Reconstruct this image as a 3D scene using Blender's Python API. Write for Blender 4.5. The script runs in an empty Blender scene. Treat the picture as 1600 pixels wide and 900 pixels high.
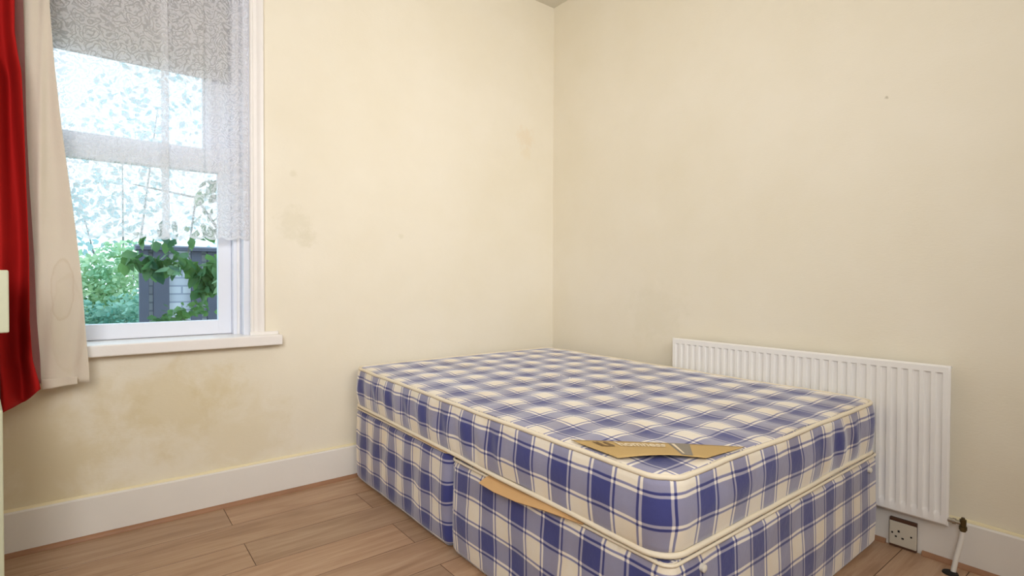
import bpy, bmesh, math, random
from mathutils import Vector, noise, Matrix

random.seed(7)
PI = math.pi
sc = bpy.context.scene
C = sc.collection

# ------------------------------------------------------------------ camera
cam_d = bpy.data.cameras.new('camera')
cam = bpy.data.objects.new('camera', cam_d)
C.objects.link(cam)
sc.camera = cam
YAW, PITCH, ROLL = -0.6645, -0.0145, 0.003
cam_d.sensor_fit = 'HORIZONTAL'
cam_d.sensor_width = 36.0
cam_d.lens = 822.37 / 1600 * 36.0
cam_d.clip_start = 0.05
cam.location = (-2.4754, -2.7011, 1.0359)
_r = Vector((math.cos(YAW), math.sin(YAW), 0)); _f = Vector((-math.sin(YAW), math.cos(YAW), 0)); _u = Vector((0, 0, 1))
_f2 = _f * math.cos(PITCH) + _u * math.sin(PITCH); _u2 = -_f * math.sin(PITCH) + _u * math.cos(PITCH)
_r3 = _r * math.cos(ROLL) + _u2 * math.sin(ROLL); _u3 = -_r * math.sin(ROLL) + _u2 * math.cos(ROLL)
cam.rotation_euler = Matrix(((_r3.x, _u3.x, -_f2.x), (_r3.y, _u3.y, -_f2.y), (_r3.z, _u3.z, -_f2.z))).to_euler()

# ------------------------------------------------------------------ view, world, lights
vs = sc.view_settings
vs.view_transform = 'Standard'; vs.look = 'None'; vs.gamma = 1.0; vs.use_curve_mapping = False
vs.exposure = 0.0
try:
    sc.cycles.max_bounces = 8; sc.cycles.diffuse_bounces = 5; sc.cycles.transparent_max_bounces = 24
    sc.cycles.use_denoising = True
    sc.cycles.sample_clamp_indirect = 4.0
except Exception:
    pass
world = bpy.data.worlds.new('sky'); sc.world = world; world.use_nodes = True
wn = world.node_tree; wn.nodes.clear()
wo = wn.nodes.new('ShaderNodeOutputWorld'); wb = wn.nodes.new('ShaderNodeBackground')
wr = wn.nodes.new('ShaderNodeValToRGB'); wt = wn.nodes.new('ShaderNodeTexCoord'); ws = wn.nodes.new('ShaderNodeSeparateXYZ')
wn.links.new(wt.outputs['Generated'], ws.inputs[0]); wn.links.new(ws.outputs['Z'], wr.inputs[0])
wr.color_ramp.elements[0].position = 0.0; wr.color_ramp.elements[0].color = (0.68, 0.86, 1.0, 1)
wr.color_ramp.elements[1].position = 0.6; wr.color_ramp.elements[1].color = (0.60, 0.82, 1.0, 1)
wn.links.new(wr.outputs[0], wb.inputs[0]); wb.inputs[1].default_value = 2.4
wn.links.new(wb.outputs[0], wo.inputs[0])

def area_light(name, loc, target, sx, sy, power, col):
    d = bpy.data.lights.new(name, 'AREA'); d.shape = 'RECTANGLE'; d.size = sx; d.size_y = sy
    d.energy = power; d.color = col
    o = bpy.data.objects.new(name, d); C.objects.link(o); o.location = loc
    o.rotation_euler = (Vector(target) - Vector(loc)).to_track_quat('-Z', 'Y').to_euler()
    return o
def point_light(name, loc, radius, power, col):
    d = bpy.data.lights.new(name, 'POINT'); d.shadow_soft_size = radius; d.energy = power; d.color = col
    o = bpy.data.objects.new(name, d); C.objects.link(o); o.location = loc
    return o
# unseen fill lights added at the left and rear to match the wall brightness
area_light('side_fill_light', (-3.05, -3.2, 1.9), (-0.9, -0.1, 1.4), 0.9, 1.2, 25, (1.0, 0.99, 0.985)).data.spread = math.radians(110)
area_light('rear_fill_light', (-1.7, -4.0, 2.30), (-0.8, -0.1, 1.4), 1.6, 0.8, 13.5, (1.0, 0.99, 0.985)).data.spread = math.radians(100)
# unseen point light added below the ceiling to even out the walls
point_light('ceiling_fill_light', (-1.3, -1.3, 2.40), 0.12, 5, (1.0, 0.95, 0.90))

# ------------------------------------------------------------------ helpers
def lin(r, g, b):
    def f(c):
        c /= 255.0
        return c / 12.92 if c <= 0.04045 else ((c + 0.055) / 1.055) ** 2.4
    return (f(r), f(g), f(b), 1.0)

class NT:
    def __init__(s, name):
        s.m = bpy.data.materials.new(name); s.m.use_nodes = True; s.t = s.m.node_tree
        s.b = s.t.nodes['Principled BSDF']; s.out = s.t.nodes['Material Output']
    def n(s, typ, **kw):
        nd = s.t.nodes.new('ShaderNode' + typ)
        for k, v in kw.items():
            if k.startswith('i_'):
                key = k[2:]
                key = int(key) if key.isdigit() else key.replace('_', ' ')
                nd.inputs[key].default_value = v
            else: setattr(nd, k, v)
        return nd
    def l(s, a, b): s.t.links.new(a, b)
    def math(s, op, a, b=None, c=None, clamp=False):
        nd = s.n('Math', operation=op); nd.use_clamp = clamp
        for i, v in enumerate((a, b, c)):
            if v is None: continue
            if isinstance(v, (int, float)): nd.inputs[i].default_value = v
            else: s.l(v, nd.inputs[i])
        return nd.outputs[0]
    def mix(s, f, a, b):
        nd = s.n('Mix', data_type='RGBA')
        for i, v in ((0, f), (6, a), (7, b)):
            if isinstance(v, (int, float, tuple)): nd.inputs[i].default_value = v
            else: s.l(v, nd.inputs[i])
        return nd.outputs[2]
    def ramp(s, f, stops, interp='LINEAR'):
        nd = s.n('ValToRGB'); cr = nd.color_ramp; cr.interpolation = interp
        while len(cr.elements) > 1: cr.elements.remove(cr.elements[-1])
        cr.elements[0].position = stops[0][0]; cr.elements[0].color = stops[0][1]
        for p, c in stops[1:]:
            e = cr.elements.new(p); e.color = c
        s.l(f, nd.inputs[0]); return nd.outputs[0]
    def noise(s, vec, scale, detail=3, rough=0.5, dist=0.0):
        nd = s.n('TexNoise'); nd.inputs['Scale'].default_value = scale; nd.inputs['Detail'].default_value = detail
        nd.inputs['Roughness'].default_value = rough; nd.inputs['Distortion'].default_value = dist
        if vec is not None: s.l(vec, nd.inputs['Vector'])
        return nd.outputs['Fac']
    def obj(s): return s.n('TexCoord').outputs['Object']
    def uv(s): return s.n('TexCoord').outputs['UV']
    def mapping(s, v, scale=(1, 1, 1), loc=(0, 0, 0)):
        nd = s.n('Mapping'); nd.inputs['Scale'].default_value = scale; nd.inputs['Location'].default_value = loc
        s.l(v, nd.inputs['Vector']); return nd.outputs[0]
    def bump(s, h, strength=0.3, dist=0.01):
        nd = s.n('Bump'); nd.inputs['Strength'].default_value = strength; nd.inputs['Distance'].default_value = dist
        s.l(h, nd.inputs['Height']); s.l(nd.outputs[0], s.b.inputs['Normal'])

def plain(name, col, rough=0.5, metal=0.0, bump=None, var=0.0, spec=0.5):
    k = NT(name); k.b.inputs['Roughness'].default_value = rough; k.b.inputs['Metallic'].default_value = metal
    k.b.inputs['Specular IOR Level'].default_value = spec
    co = k.obj()
    nz = k.noise(co, 9.0, 4)
    dark = tuple(c * (1 - var) for c in col[:3]) + (1,)
    k.l(k.mix(nz, dark, col), k.b.inputs['Base Color'])
    if bump: k.bump(k.noise(co, bump[0], 3), bump[1], bump[2])
    return k.m

def link(name, me, mat=None, parent=None, smooth=True):
    o = bpy.data.objects.new(name, me); C.objects.link(o)
    if mat is not None: me.materials.append(mat)
    if smooth:
        for p in me.polygons: p.use_smooth = True
    if parent is not None: o.parent = parent
    return o
def mesh(name, vs_, fs, mat=None, parent=None, smooth=True, uvs=None):
    """uvs: per-vertex uv list"""
    me = bpy.data.meshes.new(name); me.from_pydata([tuple(v) for v in vs_], [], fs); me.update()
    if uvs is not None:
        ul = me.uv_layers.new(name='UVMap')
        for lp in me.loops: ul.data[lp.index].uv = uvs[lp.vertex_index]
    return link(name, me, mat, parent, smooth)
def struct(o):
    o['kind'] = 'structure'; return o
def tag(o, label, cat, group=None, kind=None):
    o['label'] = label; o['category'] = cat
    if group: o['group'] = group
    if kind: o['kind'] = kind
    return o
def empty(name, loc, label, cat, group=None):
    o = bpy.data.objects.new(name, None); C.objects.link(o); o.location = loc; o.empty_display_size = 0.1
    return tag(o, label, cat, group)

class BM:
    """collects shapes into one mesh; coordinates local to origin org"""
    def __init__(s, org=(0, 0, 0)): s.bm = bmesh.new(); s.o = Vector(org)
    def box(s, a, b, bev=0.0, seg=2):
        a = Vector(a) - s.o; b = Vector(b) - s.o
        r = bmesh.ops.create_cube(s.bm, size=1.0); vv = r['verts']
        for v in vv:
            v.co = Vector([(a[i] + b[i]) / 2 + v.co[i] * abs(b[i] - a[i]) for i in range(3)])
        if bev > 0:
            ed = list({e for v in vv for e in v.link_edges})
            bmesh.ops.bevel(s.bm, geom=ed, offset=bev, segments=seg, affect='EDGES', profile=0.5)
        return s
    def tube(s, pts, rad, n=12, closed=False, caps=True):
        pts = [Vector(p) - s.o for p in pts]; N = len(pts); rings = []
        prev = None
        for i, p in enumerate(pts):
            a = pts[(i - 1) % N] if (closed or i > 0) else p
            b = pts[(i + 1) % N] if (closed or i < N - 1) else p
            t = (b - a).normalized()
            if prev is None:
                up = Vector((0, 0, 1)) if abs(t.z) < 0.9 else Vector((1, 0, 0))
            else: up = prev
            x = (up - t * up.dot(t)).normalized(); y = t.cross(x); prev = x
            r = rad[i] if isinstance(rad, (list, tuple)) else rad
            rings.append([s.bm.verts.new(p + x * (r * math.cos(2 * PI * k / n)) + y * (r * math.sin(2 * PI * k / n))) for k in range(n)])
        for i in range(N if closed else N - 1):
            A = rings[i]; B = rings[(i + 1) % N]
            for k in range(n):
                s.bm.faces.new((A[k], A[(k + 1) % n], B[(k + 1) % n], B[k]))
        if caps and not closed:
            s.bm.faces.new(rings[0][::-1]); s.bm.faces.new(rings[-1])
        return s
    def prism(s, poly, axis, a, b):
        """poly = 2D points in the two other axes (cyclic order), extruded along axis from a to b"""
        idx = [i for i in range(3) if i != axis]
        def mk(p, h):
            v = [0, 0, 0]; v[idx[0]] = p[0]; v[idx[1]] = p[1]; v[axis] = h
            return s.bm.verts.new(Vector(v) - s.o)
        A = [mk(p, a) for p in poly]; B = [mk(p, b) for p in poly]; n = len(poly)
        for k in range(n): s.bm.faces.new((A[k], A[(k + 1) % n], B[(k + 1) % n], B[k]))
        s.bm.faces.new(A[::-1]); s.bm.faces.new(B); return s
    def quad(s, *pts):
        s.bm.faces.new([s.bm.verts.new(Vector(p) - s.o) for p in pts]); return s
    def done(s, name, mat, parent=None, smooth=False):
        bmesh.ops.recalc_face_normals(s.bm, faces=s.bm.faces[:])
        me = bpy.data.meshes.new(name); s.bm.to_mesh(me); s.bm.free()
        o = link(name, me, mat, parent, False)
        if smooth:
            for p in me.polygons: p.use_smooth = True
            try: me.set_sharp_from_angle(angle=math.radians(38))
            except Exception: pass
        if parent is None: o.location = s.o
        return o

def fbm(x, y, z=0.0): return noise.noise(Vector((x, y, z)))

# ------------------------------------------------------------------ materials
def make_wall_mat(name, base, stains):
    k = NT(name); k.b.inputs['Roughness'].default_value = 0.75; k.b.inputs['Specular IOR Level'].default_value = 0.25
    co = k.n('NewGeometry').outputs['Position']
    big = k.noise(co, 1.3, 5, 0.6)
    col = k.mix(k.ramp(big, [(0.35, (0, 0, 0, 1)), (0.7, (1, 1, 1, 1))]), base, tuple(c * m for c, m in zip(base[:3], (0.95, 0.935, 0.89))) + (1,))
    for (p, r, amount, c) in stains:
        d = k.n('VectorMath', operation='DISTANCE'); k.l(co, d.inputs[0]); d.inputs[1].default_value = p
        nz = k.noise(co, 2.2 / r if r > 0.05 else 30, 5, 0.65, 0.4)
        dd = k.math('ADD', k.math('DIVIDE', d.outputs['Value'], r), k.math('MULTIPLY', k.math('SUBTRACT', nz, 0.5), 2.2))
        f = k.math('MULTIPLY', k.math('SUBTRACT', 1.0, k.n('MapRange').outputs[0]), 1.0)
        mr = k.n('MapRange', interpolation_type='SMOOTHSTEP'); k.l(dd, mr.inputs[0])
        mr.inputs[1].default_value = 0.25; mr.inputs[2].default_value = 1.1; mr.inputs[3].default_value = amount; mr.inputs[4].default_value = 0
        col = k.mix(mr.outputs[0], col, c)
    k.l(col, k.b.inputs['Base Color'])
    # painted woodchip paper: fine ripple
    h1 = k.noise(k.mapping(co, (60, 60, 150)), 1.0, 2, 0.6)
    h2 = k.noise(co, 5.0, 3, 0.5)
    h = k.math('ADD', k.math('MULTIPLY', h1, 0.25), k.math('MULTIPLY', h2, 1.6))
    k.bump(h, 0.28, 0.006)
    return k.m
WALLC = lin(235, 228, 211)
st_damp = lin(204, 184, 128); st_gr = lin(208, 200, 172)
M_wallA = make_wall_mat('cream_wall_paint', WALLC, [
    ((-2.25, 0, 0.48), 0.24, 0.35, st_damp), ((-2.7, 0, 0.35), 0.38, 0.45, st_damp), ((-1.95, 0, 0.30), 0.25, 0.22, st_damp),
    ((-2.05, 0, 0.55), 0.12, 0.3, st_damp),
    ((-1.72, 0, 1.31), 0.10, 0.28, st_gr), ((-1.66, 0, 1.24), 0.06, 0.3, st_gr), ((-1.725, 0, 1.555), 0.022, 0.3, st_gr),
    ((-0.25, 0, 1.98), 0.085, 0.22, lin(222, 192, 148)), ((-0.24, 0, 1.88), 0.05, 0.15, lin(222, 195, 142)),
    ((-1.15, 0, 1.28), 0.018, 0.3, st_gr)])
M_wallB = make_wall_mat('cream_wall_paint_radiator_side', WALLC, [
    ((0, -1.96, 1.77), 0.009, 0.5, lin(150, 140, 110)), ((0, -0.85, 0.85), 0.22, 0.18, st_gr)])
M_ceil = plain('ceiling_paint', lin(225, 220, 205), 0.8, var=0.03)
M_skirt = plain('skirting_paint', lin(232, 228, 221), 0.45, bump=(30, 0.15, 0.004), var=0.05)
M_caulk = plain('yellowed_paint_edge', lin(240, 228, 190), 0.6, bump=(20, 0.1, 0.003), var=0.05)
M_white = plain('white_gloss_paint', lin(238, 236, 236), 0.35, bump=(25, 0.12, 0.003), var=0.03)
M_sill = plain('sill_paint', lin(240, 236, 232), 0.4, bump=(18, 0.25, 0.006), var=0.06)
M_upvc = plain('window_frame_white', lin(232, 236, 246), 0.3, var=0.02)
M_headboard = plain('head_board_shade_grey', lin(180, 178, 176), 0.7, var=0.05)  # grey stands in for the shade on the backlit window head
M_rad = plain('radiator_enamel', lin(238, 236, 232), 0.32, var=0.02)
M_wood_bead = plain('wood_beading', lin(172, 126, 92), 0.5, bump=(60, 0.3, 0.003), var=0.35)
M_card = plain('brown_cardboard', lin(206, 164, 112), 0.75, bump=(80, 0.15, 0.002), var=0.12)
M_kraft = plain('kraft_label', lin(196, 164, 106), 0.6, bump=(20, 0.3, 0.003), var=0.10)
M_lblgrey = plain('label_grey_print', lin(138, 130, 118), 0.5, var=0.15)
M_lblwhite = plain('label_white_print', lin(232, 216, 186), 0.5)
M_lblbrown = plain('label_brown_print', lin(110, 82, 46), 0.5)
M_tape = plain('mattress_tape', lin(236, 224, 200), 0.7, bump=(120, 0.3, 0.002), var=0.08)
M_dark = plain('dark_parts_and_shade', lin(28, 22, 18), 0.8, var=0.2)  # collar and pin holes; painted shade in the cupboard recess
M_brass = plain('tarnished_brass', lin(120, 105, 70), 0.35, 0.8, var=0.5)
M_chrome = plain('chrome_tail', lin(190, 185, 175), 0.25, 0.9, var=0.2)
M_pipe = plain('white_painted_pipe', lin(228, 224, 216), 0.4, var=0.05)
M_socket = plain('socket_plastic', lin(205, 198, 182), 0.45, var=0.12)
M_sockbox = plain('brown_back_box', lin(92, 58, 38), 0.6, var=0.5)
M_cup = plain('cupboard_paint', lin(214, 218, 190), 0.45, var=0.04)
M_lining = plain('bed_base_hessian', lin(150, 126, 92), 0.85, var=0.2)
M_glide = plain('black_plastic_glide', lin(30, 28, 28), 0.5)
M_eyelet = plain('white_plastic_vent', lin(220, 214, 200), 0.4)

def make_floor_mat():
    k = NT('laminate_floor'); k.b.inputs['Roughness'].default_value = 0.38; k.b.inputs['Specular IOR Level'].default_value = 0.35
    co = k.n('NewGeometry').outputs['Position']
    at = k.n('Attribute'); at.attribute_name = 'plank'
    rnd = at.outputs['Fac']
    off = k.n('CombineXYZ'); k.l(k.math('MULTIPLY', rnd, 17.0), off.inputs[0]); k.l(k.math('MULTIPLY', rnd, 5.0), off.inputs[1])
    add = k.n('VectorMath', operation='ADD'); k.l(co, add.inputs[0]); k.l(off.outputs[0], add.inputs[1])
    v = add.outputs[0]
    g1 = k.noise(k.mapping(v, (1.6, 16, 1)), 1.0, 6, 0.62, 0.9)
    g2 = k.noise(k.mapping(v, (5, 90, 1)), 1.0, 3, 0.6, 0.3)
    g = k.math('ADD', k.math('MULTIPLY', g1, 0.75), k.math('MULTIPLY', g2, 0.25))
    col = k.ramp(g, [(0.28, lin(152, 120, 93)), (0.47, lin(178, 145, 116)), (0.62, lin(194, 163, 134)), (0.8, lin(172, 138, 108))])
    mul = k.n('Mix', data_type='RGBA', blend_type='MULTIPLY'); mul.inputs[0].default_value = 1.0
    k.l(col, mul.inputs[6]); k.l(k.ramp(rnd, [(0, (0.86, 0.86, 0.86, 1)), (1, (1.04, 1.0, 0.98, 1))]), mul.inputs[7])
    dirt = k.math('LESS_THAN', rnd, -0.5)
    k.l(k.mix(dirt, mul.outputs[2], lin(104, 76, 56)), k.b.inputs['Base Color'])
    k.bump(g2, 0.08, 0.002)
    return k.m
M_floor = make_floor_mat()

def make_plaid():
    """woven check: the same thread profile across and along, looked up in metres of UV"""
    k = NT('blue_cream_check_ticking'); k.b.inputs['Roughness'].default_value = 0.8; k.b.inputs['Specular IOR Level'].default_value = 0.15
    k.b.inputs['Sheen Weight'].default_value = 0.55; k.b.inputs['Sheen Roughness'].default_value = 0.4
    uv = k.uv()
    # slight waviness of the weave
    nd = k.n('TexNoise'); nd.inputs['Scale'].default_value = 5.0; nd.inputs['Detail'].default_value = 2; k.l(uv, nd.inputs['Vector'])
    sb = k.n('VectorMath', operation='SUBTRACT'); k.l(nd.outputs['Color'], sb.inputs[0]); sb.inputs[1].default_value = (0.5, 0.5, 0.5)
    scl = k.n('VectorMath', operation='SCALE'); k.l(sb.outputs[0], scl.inputs[0]); scl.inputs['Scale'].default_value = 0.018
    ad = k.n('VectorMath', operation='ADD'); k.l(uv, ad.inputs[0]); k.l(scl.outputs[0], ad.inputs[1])
    sp = k.n('SeparateXYZ'); k.l(ad.outputs[0], sp.inputs[0])
    def g(v): return (v, v, v, 1)
    def prof(c):
        t = k.math('DIVIDE', c, 0.16)
        f = k.math('ABSOLUTE', k.math('SUBTRACT', k.math('FRACT', k.math('ADD', t, 0.5)), 0.5))   # 0 at the blue band centre .. 0.5
        # values: 0.1 white thread, 0.2 cream, 0.9 blue, 1.0 navy
        return k.ramp(f, [(0.0, g(0.80)), (0.195, g(0.80)), (0.207, g(0.06)), (0.245, g(0.06)), (0.255, g(0.90)), (0.285, g(0.88)), (0.300, g(0.15)), (0.5, g(0.13))])
    pu = prof(sp.outputs[0]); pv = prof(sp.outputs[1])
    avg = k.math('MULTIPLY', k.math('ADD', pu, pv), 0.5)
    col = k.ramp(avg, [(0.03, lin(238, 234, 232)), (0.16, lin(233, 223, 203)), (0.33, lin(200, 194, 204)), (0.46, lin(150, 149, 174)),
                       (0.56, lin(116, 118, 158)), (0.80, lin(68, 72, 132)), (0.92, lin(50, 50, 98)), (1.0, lin(42, 40, 74))])
    # yellowed patches of age
    ag = k.noise(k.n('NewGeometry').outputs['Position'], 4.5, 4, 0.6)
    mul = k.n('Mix', data_type='RGBA', blend_type='MULTIPLY'); mul.inputs[0].default_value = 1.0
    k.l(col, mul.inputs[6]); k.l(k.ramp(ag, [(0.45, (1, 1, 1, 1)), (0.75, (0.95, 0.89, 0.80, 1))]), mul.inputs[7])
    k.l(mul.outputs[2], k.b.inputs['Base Color'])
    h = k.math('ADD', k.noise(uv, 14.0, 3, 0.6), k.math('MULTIPLY', k.noise(uv, 400.0, 1), 0.10))
    k.bump(h, 0.35, 0.008)
    return k.m
M_plaid = make_plaid()

def make_lace():
    k = NT('white_floral_lace')
    uv = k.uv()
    nd = k.n('TexNoise'); nd.inputs['Scale'].default_value = 16.0; nd.inputs['Detail'].default_value = 2; k.l(uv, nd.inputs['Vector'])
    sb = k.n('VectorMath', operation='SUBTRACT'); k.l(nd.outputs['Color'], sb.inputs[0]); sb.inputs[1].default_value = (0.5, 0.5, 0.5)
    scl = k.n('VectorMath', operation='SCALE'); k.l(sb.outputs[0], scl.inputs[0]); scl.inputs['Scale'].default_value = 0.07
    ad = k.n('VectorMath', operation='ADD'); k.l(uv, ad.inputs[0]); k.l(scl.outputs[0], ad.inputs[1])
    v = ad.outputs[0]
    sp = k.n('SeparateXYZ'); k.l(uv, sp.inputs[0])
    vo = k.n('TexVoronoi'); vo.inputs['Scale'].default_value = 19.0; k.l(v, vo.inputs['Vector'])
    rings = k.math('SINE', k.math('MULTIPLY', vo.outputs['Distance'], 24.0))
    rg = k.n('MapRange', interpolation_type='SMOOTHSTEP'); k.l(rings, rg.inputs[0]); rg.inputs[1].default_value = -0.95; rg.inputs[2].default_value = -0.2
    vo2 = k.n('TexVoronoi', feature='DISTANCE_TO_EDGE'); vo2.inputs['Scale'].default_value = 58.0; k.l(v, vo2.inputs['Vector'])
    eg = k.n('MapRange', interpolation_type='SMOOTHSTEP'); k.l(vo2.outputs['Distance'], eg.inputs[0]); eg.inputs[1].default_value = 0.03; eg.inputs[2].default_value = 0.13
    msk = k.noise(uv, 60.0, 1)
    gap = k.math('MULTIPLY', k.math('SUBTRACT', 1.0, eg.outputs[0]), k.math('GREATER_THAN', msk, 0.47))
    motif = k.math('MULTIPLY', rg.outputs[0], k.math('SUBTRACT', 1.0, k.math('MULTIPLY', gap, 0.8)))
    hem = k.math('LESS_THAN', sp.outputs[1], 0.012)
    motif = k.math('MAXIMUM', motif, hem)
    alpha = k.math('ADD', 0.34, k.math('MULTIPLY', motif, 0.46))
    d = k.n('BsdfDiffuse'); d.inputs[0].default_value = lin(244, 243, 244)
    tl = k.n('BsdfTranslucent'); tl.inputs[0].default_value = lin(240, 243, 250)
    mx = k.n('MixShader'); mx.inputs[0].default_value = 0.45; k.l(d.outputs[0], mx.inputs[1]); k.l(tl.outputs[0], mx.inputs[2])
    tr = k.n('BsdfTransparent')
    m2 = k.n('MixShader'); k.l(alpha, m2.inputs[0]); k.l(tr.outputs[0], m2.inputs[1]); k.l(mx.outputs[0], m2.inputs[2])
    k.l(m2.outputs[0], k.out.inputs[0])
    return k.m
M_lace = make_lace()

def make_glass():
    k = NT('window_glass')
    tr = k.n('BsdfTransparent'); tr.inputs[0].default_value = (0.97, 0.985, 0.98, 1)
    gl = k.n('BsdfGlossy'); gl.inputs['Roughness'].default_value = 0.02
    fr = k.n('Fresnel'); fr.inputs[0].default_value = 1.45
    m = k.n('MixShader'); k.l(fr.outputs[0], m.inputs[0]); k.l(tr.outputs[0], m.inputs[1]); k.l(gl.outputs[0], m.inputs[2])
    k.l(m.outputs[0], k.out.inputs[0]); return k.m
M_glass = make_glass()

def fabric(name, col, trans=0.25, stain=None, bumps=(260, 0.2)):
    k = NT(name); k.b.inputs['Roughness'].default_value = 0.85; k.b.inputs['Specular IOR Level'].default_value = 0.15
    pos = k.n('NewGeometry').outputs['Position']
    nz = k.noise(pos, 8, 4)
    c = k.mix(nz, tuple(x * 0.90 for x in col[:3]) + (1,), col)
    if stain:
        for (p, rx, rz, amt, sc_) in stain:
            # ring-shaped water mark
            sp = k.n('SeparateXYZ'); k.l(pos, sp.inputs[0])
            ax = k.math('DIVIDE', k.math('SUBTRACT', sp.outputs[0], p[0]), rx); az = k.math('DIVIDE', k.math('SUBTRACT', sp.outputs[2], p[2]), rz)
            r = k.math('SQRT', k.math('ADD', k.math('POWER', k.math('ABSOLUTE', ax), 2.0), k.math('POWER', k.math('ABSOLUTE', az), 2.0)))
            r = k.math('ADD', r, k.math('MULTIPLY', k.math('SUBTRACT', k.noise(pos, 22, 3), 0.5), 0.5))
            ring = k.ramp(r, [(0.0, (0.25, 0.25, 0.25, 1)), (0.80, (0.2, 0.2, 0.2, 1)), (0.93, (1, 1, 1, 1)), (1.0, (0, 0, 0, 1))])
            c = k.mix(k.math('MULTIPLY', ring, amt), c, sc_)
    k.l(c, k.b.inputs['Base Color'])
    tl = k.n('BsdfTranslucent'); k.l(c, tl.inputs[0])
    mx = k.n('MixShader'); mx.inputs[0].default_value = trans
    k.l(k.b.outputs[0], mx.inputs[1]); k.l(tl.outputs[0], mx.inputs[2]); k.l(mx.outputs[0], k.out.inputs[0])
    k.bump(k.noise(pos, bumps[0], 2), bumps[1], 0.002)
    return k.m
M_red = fabric('red_curtain_cloth', lin(178, 30, 28), 0.04)
M_mauve = fabric('mauve_woven_edge', lin(158, 112, 108), 0.1, bumps=(500, 0.8))
M_cream = fabric('cream_lining_cloth', lin(240, 231, 214), 0.22,
                 [((-2.585, -0.12, 1.0), 0.035, 0.13, 0.22, lin(190, 165, 120)), ((-2.57, -0.12, 0.86), 0.05, 0.2, 0.10, lin(200, 180, 140))], (300, 0.4))

# ------------------------------------------------------------------ room shell
X0, Y0, H = -3.42, -4.3, 2.91      # room corner opposite; the far corner stands at the origin
OX0, OX1, OZ0, OZ1 = -3.30, -1.905, 0.755, 2.42   # window opening
WT = 0.30
# floor: laminate planks, one mesh; rows run along x, 0.2 wide
def build_floor():
    vs_, fs, rn = [], [], []
    JO = {0: -2.042, 1: -1.505, 2: -2.036, 3: -1.503, 4: -2.1, 5: -1.505}
    PL = 1.22
    row = 0; y1 = -0.042
    g = 0.0013
    ys = [0.0, y1]
    # first sliver row against the wall belongs to row 0
    for row in range(22):
        a = y1 - 0.2 * row if row else 0.0
        b = y1 - 0.2 * (row + 1)
        if b < Y0: b = Y0
        if a <= Y0: break
        j = JO.get(row, -2.0 + ((row * 0.437) % 1.0) * PL)
        xs = [j + PL * k for k in range(-3, 4)]
        xs = [X0] + [x for x in xs if X0 + 0.02 < x < -0.02] + [0.0]
        for i in range(len(xs) - 1):
            xa, xb = xs[i], xs[i + 1]; r = random.random()
            n0 = len(vs_)
            for (inx, z) in ((0.0, -0.002), (g, 0.0)):
                vs_ += [(xa + inx, b + inx, z), (xb - inx, b + inx, z), (xb - inx, a - inx, z), (xa + inx, a - inx, z)]
            fs.append((n0 + 4, n0 + 5, n0 + 6, n0 + 7)); rn.append(r)
            for k in range(4):
                fs.append((n0 + k, n0 + (k + 1) % 4, n0 + 4 + (k + 1) % 4, n0 + 4 + k)); rn.append(-1.0)
    o = mesh('floor', vs_, fs, M_floor, smooth=False)
    me = o.data
    at = me.attributes.new('plank', 'FLOAT', 'FACE')
    for i, r in enumerate(rn): at.data[i].value = r
    # slab under the planks
    n0 = None
    struct(o)
    bm = bmesh.new(); bm.from_mesh(me)
    bm.to_mesh(me); bm.free()
build_floor()
struct(BM().box((X0 - 0.1, Y0 - 0.1, -0.12), (0.1, 0.3, -0.0025)).done('floor_slab', M_wood_bead)).name = 'trim_1'
struct(BM().box((X0 - 0.2, Y0 - 0.2, H), (0.2, WT, H + 0.15)).done('ceiling', M_ceil))
# wall with the window, in one mesh around the opening
w = BM()
w.box((X0 - 0.15, 0, -0.12), (OX0, WT, H)); w.box((OX1, 0, -0.12), (0.15, WT, H))
w.box((OX0, 0, -0.12), (OX1, WT, OZ0)); w.box((OX0, 0, OZ1), (OX1, WT, H))
struct(w.done('wall_back', M_wallA))
struct(BM().box((0, Y0 - 0.15, -0.12), (0.15, 0, H)).done('wall_right', M_wallB))
struct(BM().box((X0 - 0.15, Y0, -0.12), (X0, 0, H)).done('wall_left', M_wallB))
struct(BM().box((X0 - 0.15, Y0 - 0.2, -0.12), (0.15, Y0, H)).done('wall_rear', M_wallB))

# skirting boards with yellowed paint edge on top, and wood beading at the floor
def skirting(name, axis, a, b, h0, h1):
    """runs along axis from a to b against plane 0; h0,h1 height at the ends"""
    d = 0.022; n = 60
    vs_, fs = [], []
    for i in range(n + 1):
        t = i / n; s = a + (b - a) * t; h = h0 + (h1 - h0) * t + 0.0012 * fbm(s * 3, 5.0)
        prof = [(0.0, 0.0), (-d, 0.0), (-d, h - 0.006), (-d + 0.005, h), (0.0, h)]
        for (o_, z) in prof:
            vs_.append((s, o_, z) if axis == 0 else (o_, s, z))
    m = 5
    for i in range(n):
        for k in range(m - 1):
            p = i * m + k; fs.append((p, p + 1, p + m + 1, p + m))
    return struct(mesh(name, vs_, fs, M_skirt, smooth=False))
skirting('baseboard_back', 0, X0, 0.0, 0.167, 0.163)
skirting('baseboard_right', 1, Y0, 0.0, 0.167, 0.165)
def caulk(name, axis, a, b, z):
    n = 160; pts = []; rr = []
    for i in range(n + 1):
        s = a + (b - a) * i / n
        zz = z + 0.003 * fbm(s * 4, 2.0); off = -0.008
        pts.append((s, off, zz) if axis == 0 else (off, s, zz)); rr.append(0.0085 + 0.003 * fbm(s * 7, 9.0))
    return struct(BM().tube(pts, rr, 8).done(name, M_caulk, smooth=True))
caulk('trim_2', 0, X0 + 0.01, -0.01, 0.1665); caulk('trim_3', 1, Y0 + 0.01, -0.01, 0.1675)
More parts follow.
